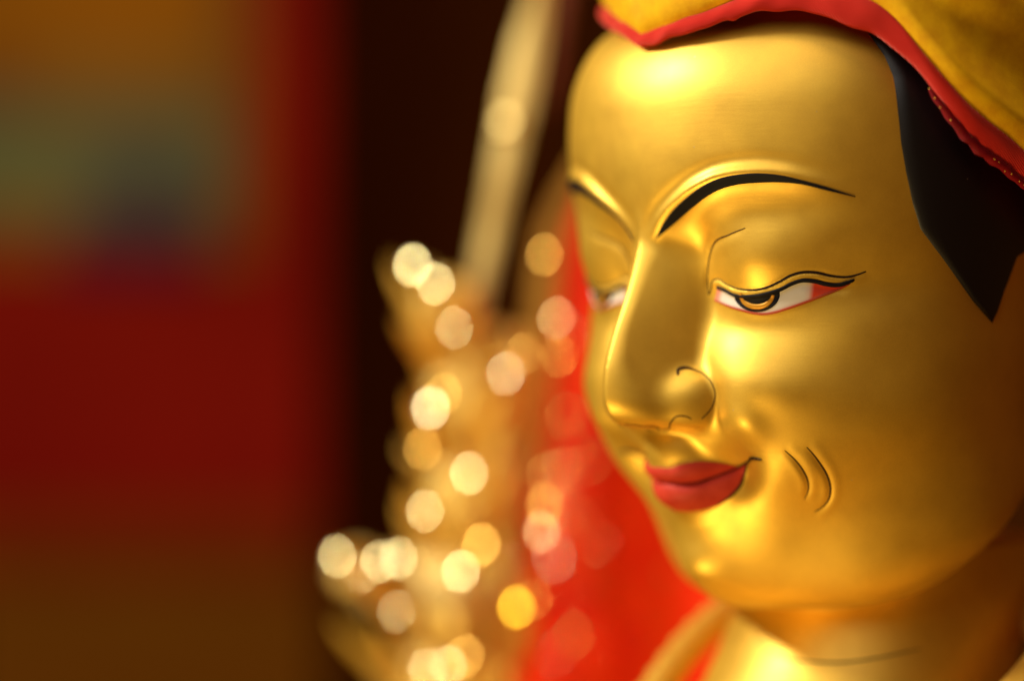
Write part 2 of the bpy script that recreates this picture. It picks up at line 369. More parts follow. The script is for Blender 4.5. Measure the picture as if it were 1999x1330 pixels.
def taper(w, p=0.6, a=0.0): return lambda t: max(0.25, w*(a + (1 - a)*math.sin(math.pi*min(max(t, 0), 1))**p))

# ------------------------------------------------------------------ materials
def mat(name, col, rough=0.5, metal=0.0, **kw):
    m = bpy.data.materials.new(name); m.use_nodes = True; nt = m.node_tree; b = nt.nodes['Principled BSDF']
    b.inputs['Base Color'].default_value = (*col, 1); b.inputs['Roughness'].default_value = rough; b.inputs['Metallic'].default_value = metal
    for k, v in kw.items(): b.inputs[k.replace('_', ' ')].default_value = v
    return m
def nodes(m): nt = m.node_tree; return nt, nt.nodes['Principled BSDF'], nt.nodes.new, nt.links.new
def coords(nt): return nt.nodes.new('ShaderNodeTexCoord').outputs['Object']
def noise(nt, scale, detail=3, rough=0.55, vec=None):
    n = nt.nodes.new('ShaderNodeTexNoise'); n.inputs['Scale'].default_value = scale; n.inputs['Detail'].default_value = detail; n.inputs['Roughness'].default_value = rough
    nt.links.new(vec if vec is not None else coords(nt), n.inputs['Vector']); return n.outputs['Fac']
def ramp(nt, fac, stops):
    r = nt.nodes.new('ShaderNodeValToRGB'); cr = r.color_ramp
    while len(cr.elements) < len(stops): cr.elements.new(0.5)
    for e, (p, c) in zip(cr.elements, stops): e.position = p; e.color = (*c, 1)
    nt.links.new(fac, r.inputs['Fac']); return r.outputs['Color']
def fmap(nt, fac, a, b, c, d):
    r = nt.nodes.new('ShaderNodeMapRange'); r.inputs[1].default_value = a; r.inputs[2].default_value = b; r.inputs[3].default_value = c; r.inputs[4].default_value = d
    nt.links.new(fac, r.inputs[0]); return r.outputs[0]
def bump(nt, b, hgt, strength, dist):
    n = nt.nodes.new('ShaderNodeBump'); n.inputs['Strength'].default_value = strength; n.inputs['Distance'].default_value = dist
    nt.links.new(hgt, n.inputs['Height']); nt.links.new(n.outputs['Normal'], b.inputs['Normal']); return n
def gold_paint(name, base, dark, rough=(0.34, 0.46), metal=1.0, grain=0.25, dust=True):
    m = mat(name, base, 0.4, metal); nt, b, N_, L_ = nodes(m)
    mixn = N_('ShaderNodeMath'); mixn.operation = 'MULTIPLY_ADD'; L_(noise(nt, 2300, 2, 0.7), mixn.inputs[0]); mixn.inputs[1].default_value = 0.55; L_(noise(nt, 38, 4, 0.6), mixn.inputs[2])
    col = ramp(nt, mixn.outputs[0], [(0.45, dark), (1.10, base)])
    if dust:                                     # scattered specks of dust
        v = N_('ShaderNodeTexVoronoi'); v.inputs['Scale'].default_value = 170; L_(coords(nt), v.inputs['Vector'])
        spot = fmap(nt, v.outputs['Distance'], 0.035, 0.055, 1, 0)
        pick = fmap(nt, noise(nt, 60, 1), 0.60, 0.64, 0, 1)
        mu = N_('ShaderNodeMath'); mu.operation = 'MULTIPLY'; L_(spot, mu.inputs[0]); L_(pick, mu.inputs[1])
        mx = N_('ShaderNodeMixRGB'); mx.inputs[2].default_value = (0.75, 0.55, 0.25, 1); L_(mu.outputs[0], mx.inputs[0]); L_(col, mx.inputs[1]); col = mx.outputs[0]
    L_(col, b.inputs['Base Color'])
    L_(fmap(nt, noise(nt, 55, 5, 0.65), 0.3, 0.7, rough[0], rough[1]), b.inputs['Roughness'])
    mp = N_('ShaderNodeMapping'); mp.inputs['Scale'].default_value = (1, 1, 9); mp.inputs['Rotation'].default_value = (0.25, 0.2, 0); L_(coords(nt), mp.inputs['Vector'])   # brush marks
    st = N_('ShaderNodeMath'); st.operation = 'MULTIPLY_ADD'; L_(noise(nt, 90, 4, 0.7, mp.outputs[0]), st.inputs[0]); st.inputs[1].default_value = 2.2; L_(noise(nt, 2600, 2, 0.6), st.inputs[2])
    bump(nt, b, st.outputs[0], grain, 0.00007)
    return m
M = {}
M['gold'] = gold_paint('matte_gold_paint', (0.95, 0.60, 0.052), (0.77, 0.45, 0.034), rough=(0.43, 0.53), metal=0.68)
M['gold'].node_tree.nodes['Principled BSDF'].inputs['Coat Weight'].default_value = 0.5
M['gold'].node_tree.nodes['Principled BSDF'].inputs['Coat Roughness'].default_value = 0.42
M['gold'].node_tree.nodes['Principled BSDF'].inputs['Specular IOR Level'].default_value = 0.75
M['black'] = mat('blue_black_paint', (0.004, 0.004, 0.010), 0.6, Specular_IOR_Level=0.2)
M['ink'] = mat('dark_brown_ink', (0.020, 0.009, 0.004), 0.6, Specular_IOR_Level=0.2)
M['brown'] = mat('brown_ink', (0.060, 0.024, 0.007), 0.6, Specular_IOR_Level=0.2)
def lip_mat():
    m = mat('red_lip_paint', (0.50, 0.022, 0.014), 0.60, 0.0); nt, b, N_, L_ = nodes(m)
    L_(ramp(nt, noise(nt, 160, 3), [(0.3, (0.55, 0.034, 0.017)), (0.7, (0.66, 0.058, 0.030))]), b.inputs['Base Color'])
    bump(nt, b, noise(nt, 900, 2), 0.15, 0.0001); return m
M['lip'] = lip_mat(); M['lip'].node_tree.nodes['Principled BSDF'].inputs['Specular IOR Level'].default_value = 0.25
def attr_mat(name, rough):
    m = mat(name, (1, 1, 1), rough); nt, b, N_, L_ = nodes(m)
    a = N_('ShaderNodeVertexColor'); a.layer_name = 'paint'; L_(a.outputs['Color'], b.inputs['Base Color'])
    return m
M['eye'] = attr_mat('eye_paint', 0.45)
M['iris'] = mat('amber_paint', (0.72, 0.33, 0.02), 0.4, 0.3)
M['eyered'] = mat('vermilion_line', (0.50, 0.06, 0.01), 0.5)
def cloth(name, a, b_, wscale=2400, rough=0.75, sheen=0.6, tint=(1, 0.8, 0.5), wave=True, bstr=0.5, big=30):
    m = mat(name, a, rough, Specular_IOR_Level=0.15); nt, b, N_, L_ = nodes(m)
    b.inputs['Sheen Weight'].default_value = sheen; b.inputs['Sheen Roughness'].default_value = 0.4; b.inputs['Sheen Tint'].default_value = (*tint, 1)
    L_(ramp(nt, noise(nt, big, 5, 0.65), [(0.32, b_), (0.66, a)]), b.inputs['Base Color'])
    if wave:
        x = N_('ShaderNodeTexWave'); x.inputs['Scale'].default_value = wscale/6.3; x.bands_direction = 'DIAGONAL'; x.inputs['Distortion'].default_value = 0.6; x.inputs['Detail'].default_value = 1
        L_(coords(nt), x.inputs['Vector']); hgt = x.outputs['Fac']
    else: hgt = noise(nt, wscale, 3, 0.7)
    bump(nt, b, hgt, bstr, 0.0003); return m
M['yellow'] = cloth('yellow_silk', (0.95, 0.55, 0.004), (0.76, 0.36, 0.003), 1500, 0.7, 1.0, (1, 0.72, 0.05), wave=False, bstr=0.8, big=110)
M['trim'] = cloth('red_twill', (0.72, 0.030, 0.018), (0.60, 0.016, 0.010), 3200, 0.8, 0.8, (1, 0.30, 0.22), bstr=0.8)
M['lining'] = cloth('crimson_lining', (0.30, 0.004, 0.010), (0.16, 0.002, 0.006), 2000, 0.6, 0.2, (1, .3, .3), wave=False)
M['robe'] = cloth('golden_robe', (0.80, 0.46, 0.06), (0.66, 0.34, 0.03), 1800, 0.55, 0.4, (1, .8, .4), wave=False)

# ------------------------------------------------------------------ the setting
def at(px, py, dep):
    """a place in the room, dep P away from the lens"""
    k = dep/CD; return CAMP + CF*dep + CR*(px - 999.5)*k + CU*(665 - py)*k
def box(name, c, hw, hh, hd, mat_, parent=None, bev=0.0):
    """box facing the camera side of the room: half width, half height, half depth"""
    V = [np.array(c) + CR*sx*hw + CU*sz*hh + CF*sy*hd for sy in (-1, 1) for sz in (-1, 1) for sx in (-1, 1)]
    F = [(0, 1, 3, 2), (4, 6, 7, 5), (0, 4, 5, 1), (2, 3, 7, 6), (0, 2, 6, 4), (1, 5, 7, 3)]
    return mesh_obj(name, V, F, mat_, parent, smooth=False)
wallm = mat('dark_wood_wall', (0.030, 0.010, 0.004), 0.9, Specular_IOR_Level=0.0); nt, b, N_, L_ = nodes(wallm)
L_(ramp(nt, noise(nt, 3, 5), [(0.3, (0.10, 0.030, 0.004)), (0.7, (0.17, 0.050, 0.007))]), b.inputs['Base Color'])
wall = box('wall', at(1000, 665, 19100), 17000, 6600, 100, wallm); wall['kind'] = 'structure'

# ------------------------------------------------------------------ the statue
statue = empty('gilded_statue')
tag(statue, 'gold-painted statue of a smiling monk with black brows and red lips', 'statue')
def surface_nets(h, lo, hi):
    lo = np.array(lo, float); n = [int((hi[k] - lo[k])/h) + 1 for k in range(3)]
    c = 5                                           # coarse pass finds the shell
    nc = [int(math.ceil(n[k]/c)) + 1 for k in range(3)]
    gc = np.stack(np.meshgrid(*[lo[k] + np.arange(nc[k])*h*c for k in range(3)], indexing='ij'), -1).reshape(-1, 3)
    dc = head_sdf(gc).reshape(nc)
    near = np.abs(dc) < h*c*2.3
    nb = near[:-1, :-1, :-1].copy()
    for a in (0, 1):
        for b2 in (0, 1):
            for c2 in (0, 1): nb |= near[a:nc[0]-1+a, b2:nc[1]-1+b2, c2:nc[2]-1+c2]
    D = np.repeat(np.repeat(np.repeat(dc[:-1, :-1, :-1], c, 0), c, 1), c, 2)
    Mk = np.repeat(np.repeat(np.repeat(nb, c, 0), c, 1), c, 2)
    I = np.argwhere(Mk)
    val = np.empty(len(I))
    for s in range(0, len(I), 400000): val[s:s+400000] = head_sdf(lo + I[s:s+400000]*h)
    D = D.astype(np.float32); D[I[:, 0], I[:, 1], I[:, 2]] = val
    n = D.shape; neg = D < 0
    cnt = np.zeros([k - 1 for k in n], np.int8)
    for a in (0, 1):
        for b2 in (0, 1):
            for c2 in (0, 1): cnt += neg[a:n[0]-1+a, b2:n[1]-1+b2, c2:n[2]-1+c2]
    cell = (cnt > 0) & (cnt < 8)
    idx = np.full(cell.shape, -1, np.int64); ci = np.argwhere(cell); idx[cell] = np.arange(len(ci))
    V = lo + (ci + 0.5)*h
    F = []
    for ax in range(3):
        u, v = [(1, 2), (2, 0), (0, 1)][ax]
        sl0 = [slice(1, -1)]*3; sl1 = [slice(1, -1)]*3
        sl0[ax] = slice(0, n[ax] - 1); sl1[ax] = slice(1, n[ax])
        a0, a1 = neg[tuple(sl0)], neg[tuple(sl1)]
        e = np.argwhere(a0 != a1); flip = a0[a0 != a1]
        base = e + 1; base[:, ax] = e[:, ax]
        def g(du, dv):
            q = base.copy(); q[:, u] -= du; q[:, v] -= dv
            return idx[q[:, 0], q[:, 1], q[:, 2]]
        f = np.stack([g(1, 1), g(0, 1), g(0, 0), g(1, 0)], 1)
        f[~flip] = f[~flip][:, ::-1]
        F.append(f[(f >= 0).all(1)])
    return V, np.concatenate(F)
V, F = surface_nets(4.0, (-560, -580, -950), (560, 560, 640))
for _ in range(5):                                  # pull the vertices onto the surface
    g = grad(V, 1.5); V -= np.clip(head_sdf(V), -4, 4)[:, None]*g/np.maximum((g*g).sum(1), 0.3)[:, None]
head = mesh_obj('head', V, F, M['gold'], statue)

bl = np.array(K['brow_lo']); brow_low_far = bl - np.c_[np.zeros(len(bl)), np.zeros(len(bl)), 13*np.sin(np.pi*np.linspace(0, 1, len(bl)))]
for side in (1, -1):
    patch('eyebrow', K['brow_up'], K['brow_lo'] if side > 0 else brow_low_far, M['black'], statue, side, h=1.5, n=90, m=10, sink=2.2)
    WHITE, PINK, RED = np.array((0.80, 0.74, 0.66)), np.array((0.80, 0.42, 0.30)), np.array((0.78, 0.055, 0.014))
    def eyecol(s, v):
        a = min(max((0.075 - s)/0.05, 0), 1); b2 = min(max((s - 0.72)/0.03, 0), 1); p = min(max((s - 0.69)/0.03, 0), 1)
        c = WHITE*(1 - p*0.45) + PINK*p*0.45
        c = c*(1 - b2) + RED*b2
        c = c*(1 - a) + (PINK*0.6 + RED*0.4)*a
        e = min(max((v - 0.80)/0.2, 0), 1)*0.6
        return c*(1 - e) + np.array((0.62, 0.20, 0.09))*e
    eye = patch('eye', K['lash'], K['eye_lo'], M['eye'], statue, side, h=0.7, n=90, m=14, cols=eyecol)
    patch('iris', K['iris_up'], K['iris_lo'], M['black'], eye, side, h=1.3, n=40, m=10, sink=0.9)
    stroke('iris_ring', K['ring'], taper(4.6, 0.3, 0.35), M['iris'], eye, side, h=1.9, n=40, sink=0.8)
    patch('pupil', K['pupil_up'], K['pupil_lo'], M['black'], eye, side, h=2.3, n=24, m=6, sink=0.8)
    stroke('lower_eye_line', K['eye_lo'], taper(2.2, 0.5, 0.3), M['eyered'], eye, side, h=1.5)
    stroke('lash_line', K['lash'], lambda t: 2.6 + 1.0*min(max((t - 0.25)*2, 0), 1) - 2.6*max(0, t - 0.92)*8, M['black'], eye, side, h=3.2, sink=3.6)
    stroke('eyelid_line', K['lidline'], lambda t: 1.0 + 1.6*math.sin(math.pi*min(max((t - 0.3)/0.7, 0), 1))**0.8, M['ink'], statue, side, h=1.0, n=110)
    stroke('eyelid_fold_line', K['lidfold'], taper(1.3, 0.7, 0.15), M['brown'], statue, side, h=1.0)
    stroke('nostril_line', K['ala'], lambda t: 0.9 + 2.2*math.exp(-((t - 0.12)/0.14)**2), M['brown'], statue, side, h=1.0, n=60)
    stroke('nose_base_line', K['nosebot'], taper(1.6, 0.5, 0.2), M['brown'], statue, side, h=1.0, n=60)
    stroke('smile_line', K['smile1'], taper(1.6, 0.8, 0.15), M['brown'], statue, side, h=0.9)
    stroke('smile_line', K['smile2'], taper(2.0, 0.8, 0.15), M['brown'], statue, side, h=0.9)
patch('upper_lip', K['lip_top'], K['mouth'], M['lip'], statue, h=1.3, n=60, m=18, both=True)
patch('lower_lip', K['mouth'], K['lip_bot'], M['lip'], statue, h=1.3, n=60, m=22, both=True)
stroke('mouth_line', K['mouthline'], lambda t: 3.2*min(1, 0.75 + t*1.4)*min(1, (1.02 - t)*6 + 0.25), M['ink'], statue, h=2.6, n=80, m=5, both=True, sink=3.4)
q = np.array(K['lip_bot']); q = smooth_curve(q, 40)[16:]
for side in (1, -1): stroke('lower_lip_edge_stroke', q, taper(3.2, 0.7, 0.1), M['brown'], statue, side, h=1.6, n=50, sink=2.2)  # brown stroke along the outer edge of the lower lip
stroke('neck_crease_line', K['neckcrease'], taper(1.7, 0.5, 0.1), M['brown'], statue, h=1.0, n=80)

# hair: a thick coat of black from the hairline back to behind the ear, ending in a point
hf = cyl(K['hair']); hz = hf[:, 1]; hp = hf[:, 0]
def hair(side):
    n, m = 110, 26
    zz = np.concatenate([np.linspace(560, hz[0], 12)[:-1], spl(np.linspace(0, 1, len(hz)), hz, np.linspace(0, 1, n - 11))])
    pf = np.interp(-zz, -hz, hp, left=hp[0] - 1)
    pf = np.where(zz > hz[0], hp[0] - (zz - hz[0])*0.08, pf)
    back = np.interp(-zz, [-600, -170, -110, -60, 17], [130, 128, 104.5, 101.5, hp[-1] + 0.4])
    back = np.maximum(back, pf + 0.3)
    t = np.linspace(0, 1, m); t = np.concatenate([[0], 0.012 + 0.976*t, [1]]); m += 2
    ph = pf[:, None] + (back - pf)[:, None]*t[None]
    Z = np.repeat(zz[:, None], m, 1)
    P0 = np.stack([430*np.sin(np.radians(ph)), -430*np.cos(np.radians(ph)), Z], -1).reshape(-1, 3)
    for _ in range(12):
        r = np.hypot(P0[:, 0], P0[:, 1]); k = 1 - 0.8*np.clip(head_sdf(P0), -60, 60)/r; P0[:, 0] *= k; P0[:, 1] *= k
    g = grad(P0); Nn = g/np.linalg.norm(g, axis=1, keepdims=True)
    arc = np.minimum(np.abs(ph - pf[:, None]), np.abs(back[:, None] - ph))*7.5
    tipd = np.clip((zz - hz[-1])/25, 0, 1)[:, None]
    off = -2 + 9.5*(1 - np.exp(-(arc/5.0)**2))*(0.3 + 0.7*tipd)
    V = P0 + Nn*off.reshape(-1, 1); F = grid_faces(n, m)
    if side < 0: V = mirror(V)
    else: F = F[:, ::-1]
    mesh_obj('hair', V, F, M['hair'], statue)
hm = mat('black_hair_paint', (0.007, 0.007, 0.009), 0.45); nt, b, N_, L_ = nodes(hm)
v = N_('ShaderNodeTexVoronoi'); v.inputs['Scale'].default_value = 120; L_(coords(nt), v.inputs['Vector'])
mu = N_('ShaderNodeMath'); mu.operation = 'MULTIPLY'; L_(fmap(nt, v.outputs['Distance'], 0.03, 0.05, 1, 0), mu.inputs[0]); L_(fmap(nt, noise(nt, 70, 1), 0.58, 0.62, 0, 1), mu.inputs[1])
mx = N_('ShaderNodeMixRGB'); mx.inputs[1].default_value = (0.007, 0.007, 0.009, 1); mx.inputs[2].default_value = (0.16, 0.13, 0.10, 1); L_(mu.outputs[0], mx.inputs[0]); L_(mx.outputs[0], b.inputs['Base Color'])
bump(nt, b, noise(nt, 900, 3), 0.15, 0.0002)
M['hair'] = hm
two_sides(hair)

# robe and rolled collars
def tube(name, pts, rad, mat_, parent, n=80, m=20, wob=0.0, seed=0):
    rnd = np.random.RandomState(seed)
    a = smooth_curve(pts, n); T_ = np.gradient(a, axis=0); T_ /= np.linalg.norm(T_, axis=1, keepdims=True)
    up = np.array([0.1, 0.2, 1.0]); A_ = np.cross(T_, up); A_ /= np.linalg.norm(A_, axis=1, keepdims=True); B_ = np.cross(T_, A_)
    th = np.linspace(0, 2*math.pi, m, endpoint=False)
    r = np.array([rad(t) if callable(rad) else rad for t in np.linspace(0, 1, n)])
    w_ = np.zeros((n, m))
    for k in range(7):
        w_ += rnd.uniform(0.3, 1)*np.sin(np.linspace(0, 1, n)[:, None]*rnd.uniform(20, 80) + th[None]*rnd.randint(1, 3) + rnd.uniform(0, 6))/4
    R_ = r[:, None]*(1 + wob*w_)
    V = a[:, None] + A_[:, None]*(R_*np.cos(th)[None])[..., None] + B_[:, None]*(R_*np.sin(th)[None])[..., None]
    V = np.concatenate([V.reshape(-1, 3), a[:1], a[-1:]])
    F = grid_faces(n, m, True).tolist()
    F += [(j, n*m, (j+1) % m) for j in range(m)] + [((n-1)*m + (j+1) % m, n*m + 1, (n-1)*m + j) for j in range(m)]
    return mesh_obj(name, V, F, mat_, parent)
tube('robe_collar', [(-225, 430, -530), (-312, 290, -556), (-334, 150, -598), (-334, 22, -670), (-318, -88, -752), (-258, -270, -900), (-100, -420, -1090)], lambda t: 33 + 2.5*math.sin(t*150), M['robe'], statue, n=160, wob=0.07, seed=2)
tube('robe_collar', [(240, 430, -560), (400, 300, -640), (450, 120, -720), (440, -60, -800), (390, -240, -900), (260, -400, -1030), (20, -480, -1160)], 60, M['robe'], statue, wob=0.07, seed=5)
def robe():
    n, m = 50, 96
    zz = np.linspace(-850, -2050, n); th = np.linspace(0, 2*math.pi, m, endpoint=False)
    t = np.linspace(0, 1, n)
    a = np.interp(zz, [-2050, -1550, -1250, -1050, -910, -850], [1050, 1000, 900, 620, 440, 300])
    f = np.interp(zz, [-2050, -1550, -1250, -1050, -910, -850], [640, 600, 540, 400, 290, 180])
    fold = 1 + 0.02*np.sin(th[None]*14 + 3*np.sin(t[:, None]*9)) + 0.015*np.sin(th[None]*23 + 5*t[:, None])
    X = a[:, None]*np.sin(th)[None]*fold; Y = 120 - f[:, None]*np.cos(th)[None]*fold
    V = np.stack([X, Y, np.repeat(zz[:, None], m, 1)], -1).reshape(-1, 3)
    mesh_obj('robe', V, grid_faces(n, m, True)[:, ::-1], M['robe'], statue)
robe()

# ------------------------------------------------------------------ the hat
hat = empty('yellow_hat')
tag(hat, 'yellow silk monk hat with red twill edging worn by the statue', 'hat')
HP = np.array([0, 4, 9, 15, 21, 31, 39, 47, 52, 57, 62, 66, 70, 74, 78, 82, 88, 93, 102, 120, 150, 180], float)
HL = np.array([491, 493, 498, 505, 513, 530, 537, 534, 520, 500, 484, 454, 413, 365, 320, 290, 261, 228, 185, 120, 85, 75], float)
HRD = np.array([410, 412, 415, 417, 418, 420, 426, 436, 450, 465, 479, 496, 510, 523, 531, 537, 543, 548, 556, 566, 570, 570], float)
HU = np.array([524, 528, 535, 543, 553, 575, 588, 597, 586, 570, 550, 513, 462, 412, 374, 345, 312, 279, 237, 172, 137, 127], float)
phh = np.linspace(-180, 180, 721); ap = np.abs(phh)
def prof(v):
    t = spl(HP, v, np.linspace(0, 180, 1801)); k = np.exp(-0.5*(np.arange(-30, 31)/9.0)**2); k /= k.sum()
    s2 = np.convolve(np.pad(t, 30, mode='edge'), k, mode='valid')
    wgt = np.clip(np.linspace(0, 180, 1801)/6, 0, 1); t = t*(1 - wgt) + s2*wgt     # keep the point at the front
    return np.interp(ap, np.linspace(0, 180, 1801), t)
zl, zu, rl = prof(HL), prof(HU), prof(HRD)
# the far side of the hat is pushed up and sits close to the skull
FP = np.array([-180, -150, -120, -95, -70, -48, -35, -22, -12, -7, 0], float)
far = phh < 0
def farp(v): return spl(FP, np.array(v, float), phh)
zl = np.where(far, farp([75, 150, 330, 500, 590, 585, 568, 545, 524, 511, 491]), zl)
zu = np.where(far, farp([127, 205, 385, 550, 632, 622, 604, 580, 558, 545, 524]), zu)
rl = np.where(far, farp([570, 560, 500, 440, 400, 388, 385, 390, 398, 403, 410]), rl)
rnd = np.random.RandomState(4)
pucker = sum(rnd.uniform(0.4, 1)*np.sin(np.radians(phh)*k + rnd.uniform(0, 6)) for k in (9, 17, 31, 43))*1.3
zl = zl + 6 + pucker*0.8; zu = zu + np.roll(pucker, 9)*0.6
kink = 5*np.exp(-((phh - 29)/1.3)**2)                                             # small tuck in the edging
zl = zl - kink
sn, cs = np.sin(np.radians(phh)), -np.cos(np.radians(phh))
def ring(r, z): return np.stack([r*sn, r*cs, z], -1)
ru = rl + np.interp(ap, [0, 30, 60, 75, 95, 180], [-2, -14, -4, 8, 12, 12])
rows = [ring(rl - 14, zl + 26), ring(rl - 9, zl + 8), ring(rl - 3, zl)]
for t in np.linspace(0.08, 0.92, 9):
    bul = 9*math.sin(math.pi*t)**0.7 + 1.0*pucker*math.sin(math.pi*t)
    rows.append(ring(rl*(1 - t) + ru*t + bul, zl*(1 - t) + zu*t))
rows += [ring(ru - 3, zu), ring(ru - 14, zu - 3)]
mesh_obj('red_edging', np.concatenate(rows), grid_faces(len(rows), 721)[:, ::-1], M['trim'], hat)
rows = []
hh = np.concatenate([[-14, -4], np.linspace(2, 60, 9), np.linspace(80, 760, 36)])
for h_ in hh:
    q = np.clip(h_/800.0, 0, 1)
    side = np.clip((ap - 55)/25, 0, 1)
    puff = 13*(1 - np.exp(-max(h_ + 4, 0)/10.0)) + side*(10*math.exp(-((h_ - 22)/16)**2) - 18*math.exp(-((h_ - 92)/34)**2) + 26*math.exp(-((h_ - 190)/60)**2))
    wr = 0
    for k in range(6):
        a0, b0, c0 = (k*7.3) % 5 + 3, (k*0.013) % 0.03 + 0.008, k*1.7
        wr = wr + 3.2*np.sin(np.radians(phh)*a0*1.6 + h_*b0*(1 if k % 2 else -1)*1.4 + c0)
    wr = wr*min(1, max(h_, 0)/70.0)
    crease = -10*np.exp(-(ap/2.2)**2)*min(1, max(h_ - 10, 0)/60.0)
    rr = (ru + puff + wr + crease)*(1 - q**2.2) + 12*q
    zt = zu + h_; zt = zt*(1 - q) + (620 + h_)*q
    rows.append(ring(rr, zt))
mesh_obj('yellow_crown', np.concatenate(rows), grid_faces(len(rows), 721)[:, ::-1], M['yellow'], hat)
rows = [ring(rl - 8, zl + 6), ring(rl - 16, zl + 20), ring(rl - 22, zl + 80), ring((rl - 30)*0.9, zl*0.5 + 340), ring(rl*0.5, zl*0 + 690), ring(rl*0.02, zl*0 + 720)]
mesh_obj('crimson_lining', np.concatenate(rows), grid_faces(len(rows), 721), M['lining'], hat)
# gold-thread braid showing under the edging at the temple
for side in (1, -1):
    s_ = (phh*side > 71) & (phh*side < 96)
    pts = ring(rl - 6, zl - 5)[s_][::2]
    tube('braid', pts, lambda t: 9*math.sin(math.pi*t)**0.4 + 0.5, M['lining'], hat, n=90, m=10, wob=0.25, seed=3)
    rg = random.Random(7)
    me = None
    for k in range(17):
        q = pts[int(k/17*len(pts))] + np.array([rg.uniform(-3, 3), rg.uniform(-3, 3), rg.uniform(-9, 3)])
        out = q*np.array([1, 1, 0]); out /= np.linalg.norm(out); q = q + out*7
        if me is None:
            bmv = []
            th = np.linspace(0, 2*math.pi, 8, endpoint=False)
            for la in (-1.2, -0.5, 0.2, 0.9, 1.4): bmv += [(1.5*math.cos(la)*math.cos(x), 1.5*math.cos(la)*math.sin(x), 1.5*math.sin(la)) for x in th]
            o = mesh_obj('gold_thread_bead', bmv, grid_faces(5, 8, True), M['bead'] if 'bead' in M else M['gold'], hat); me = o.data
        else:
            o = bpy.data.objects.new('gold_thread_bead', me); C.objects.link(o); o.parent = hat
        o.location = Vector(q*S)

# ------------------------------------------------------------------ gilt lotus spray and sword beside the statue
BD = 6020.0
M['gilt'] = gold_paint('polished_gilt', (0.94, 0.67, 0.16), (0.85, 0.52, 0.07), rough=(0.30, 0.48), metal=0.2, grain=0.1, dust=False)
M['silver_gilt'] = gold_paint('pale_gilt', (0.92, 0.70, 0.24), (0.60, 0.38, 0.09), rough=(0.32, 0.5), metal=0.5, grain=0.1, dust=False)
def half_normal(p):
    """the way a burnished stud faces so that it mirrors the window lamp into the lens"""
    v = CAMP - p; v /= np.linalg.norm(v); h = v + KEYDIR; return h/np.linalg.norm(h)
def frame_of(n):
    a = np.cross(n, (0, 0, 1.0)); a /= np.linalg.norm(a); return a, np.cross(n, a)
def petal(name, base, tip, width, cup, mat_, parent, roll=0.0, thick=3.0):
    """a pointed, cupped lotus petal with real thickness"""
    n, m = 16, 11
    base, tip = np.array(base, float), np.array(tip, float); ax = tip - base; L = np.linalg.norm(ax); ax /= L
    fv = -CF*0.65 + KEYDIR*0.75; fv /= np.linalg.norm(fv)
    view = fv*math.cos(roll) + np.cross(ax, fv)*math.sin(roll)
    wd = np.cross(ax, view); wd /= np.linalg.norm(wd); nr = np.cross(wd, ax)
    V = []
    for s_ in (1, -1):
        for i in range(n):
            t = i/(n - 1.0); wv = width*(math.sin(math.pi*min(t*0.93 + 0.07, 1))**0.75)*(1 - 0.25*t)
            for j in range(m):
                u = 2.0*j/(m - 1) - 1
                V.append(base + ax*L*t + wd*u*wv + nr*(cup*(u*u)*wv/width + 0.30*L*math.sin(t*math.pi*0.6)*t - 0.1*L*t + s_*thick*(1 - 0.9*u*u)))
    F = grid_faces(n, m).tolist(); k = n*m
    F += [tuple(k + q for q in f[::-1]) for f in F]
    for i in range(n - 1): F += [(i*m, k + i*m, k + (i+1)*m, (i+1)*m), ((i+1)*m + m - 1, k + (i+1)*m + m - 1, k + i*m + m - 1, i*m + m - 1)]
    return mesh_obj(name, V, F, mat_, parent)
def glint_stud(name, p, r, mat_, parent, jit, rg):
    """added to mirror the window lamp as a blurred glint: a low domed stud"""
    p = np.array(p, float); n = half_normal(p) + np.array([rg.uniform(-jit, jit) for _ in range(3)]); n /= np.linalg.norm(n)
    a, b_ = frame_of(n); V = []; m = 20
    prof_ = [(1.0, -0.45), (1.0, -0.05), (0.93, 0.02), (0.75, 0.05), (0.5, 0.075), (0.25, 0.09), (0.02, 0.095)]
    for rr, hh_ in prof_:
        V += [p + r*(rr*(math.cos(x)*a + math.sin(x)*b_) + hh_*n) for x in np.linspace(0, 2*math.pi, m, endpoint=False)]
    return mesh_obj(name, V, grid_faces(len(prof_), m, True)[:, ::-1], mat_, parent)
spray = empty('gilt_lotus_spray'); rg = random.Random(11)
tag(spray, 'blurred ornate gilt lotus spray with petals and added glint caps beside the statue face', 'ornament')
def bp(px, py, dd=0.0): return at(px, py, BD + dd)
tube('stem', [bp(905, 1650, 60), bp(925, 1400, 60), bp(935, 1150, 60), bp(905, 900, 60), bp(915, 700, 60)], lambda t: 44 - 18*t, M['gilt'], spray, n=60, m=16, wob=0.05)
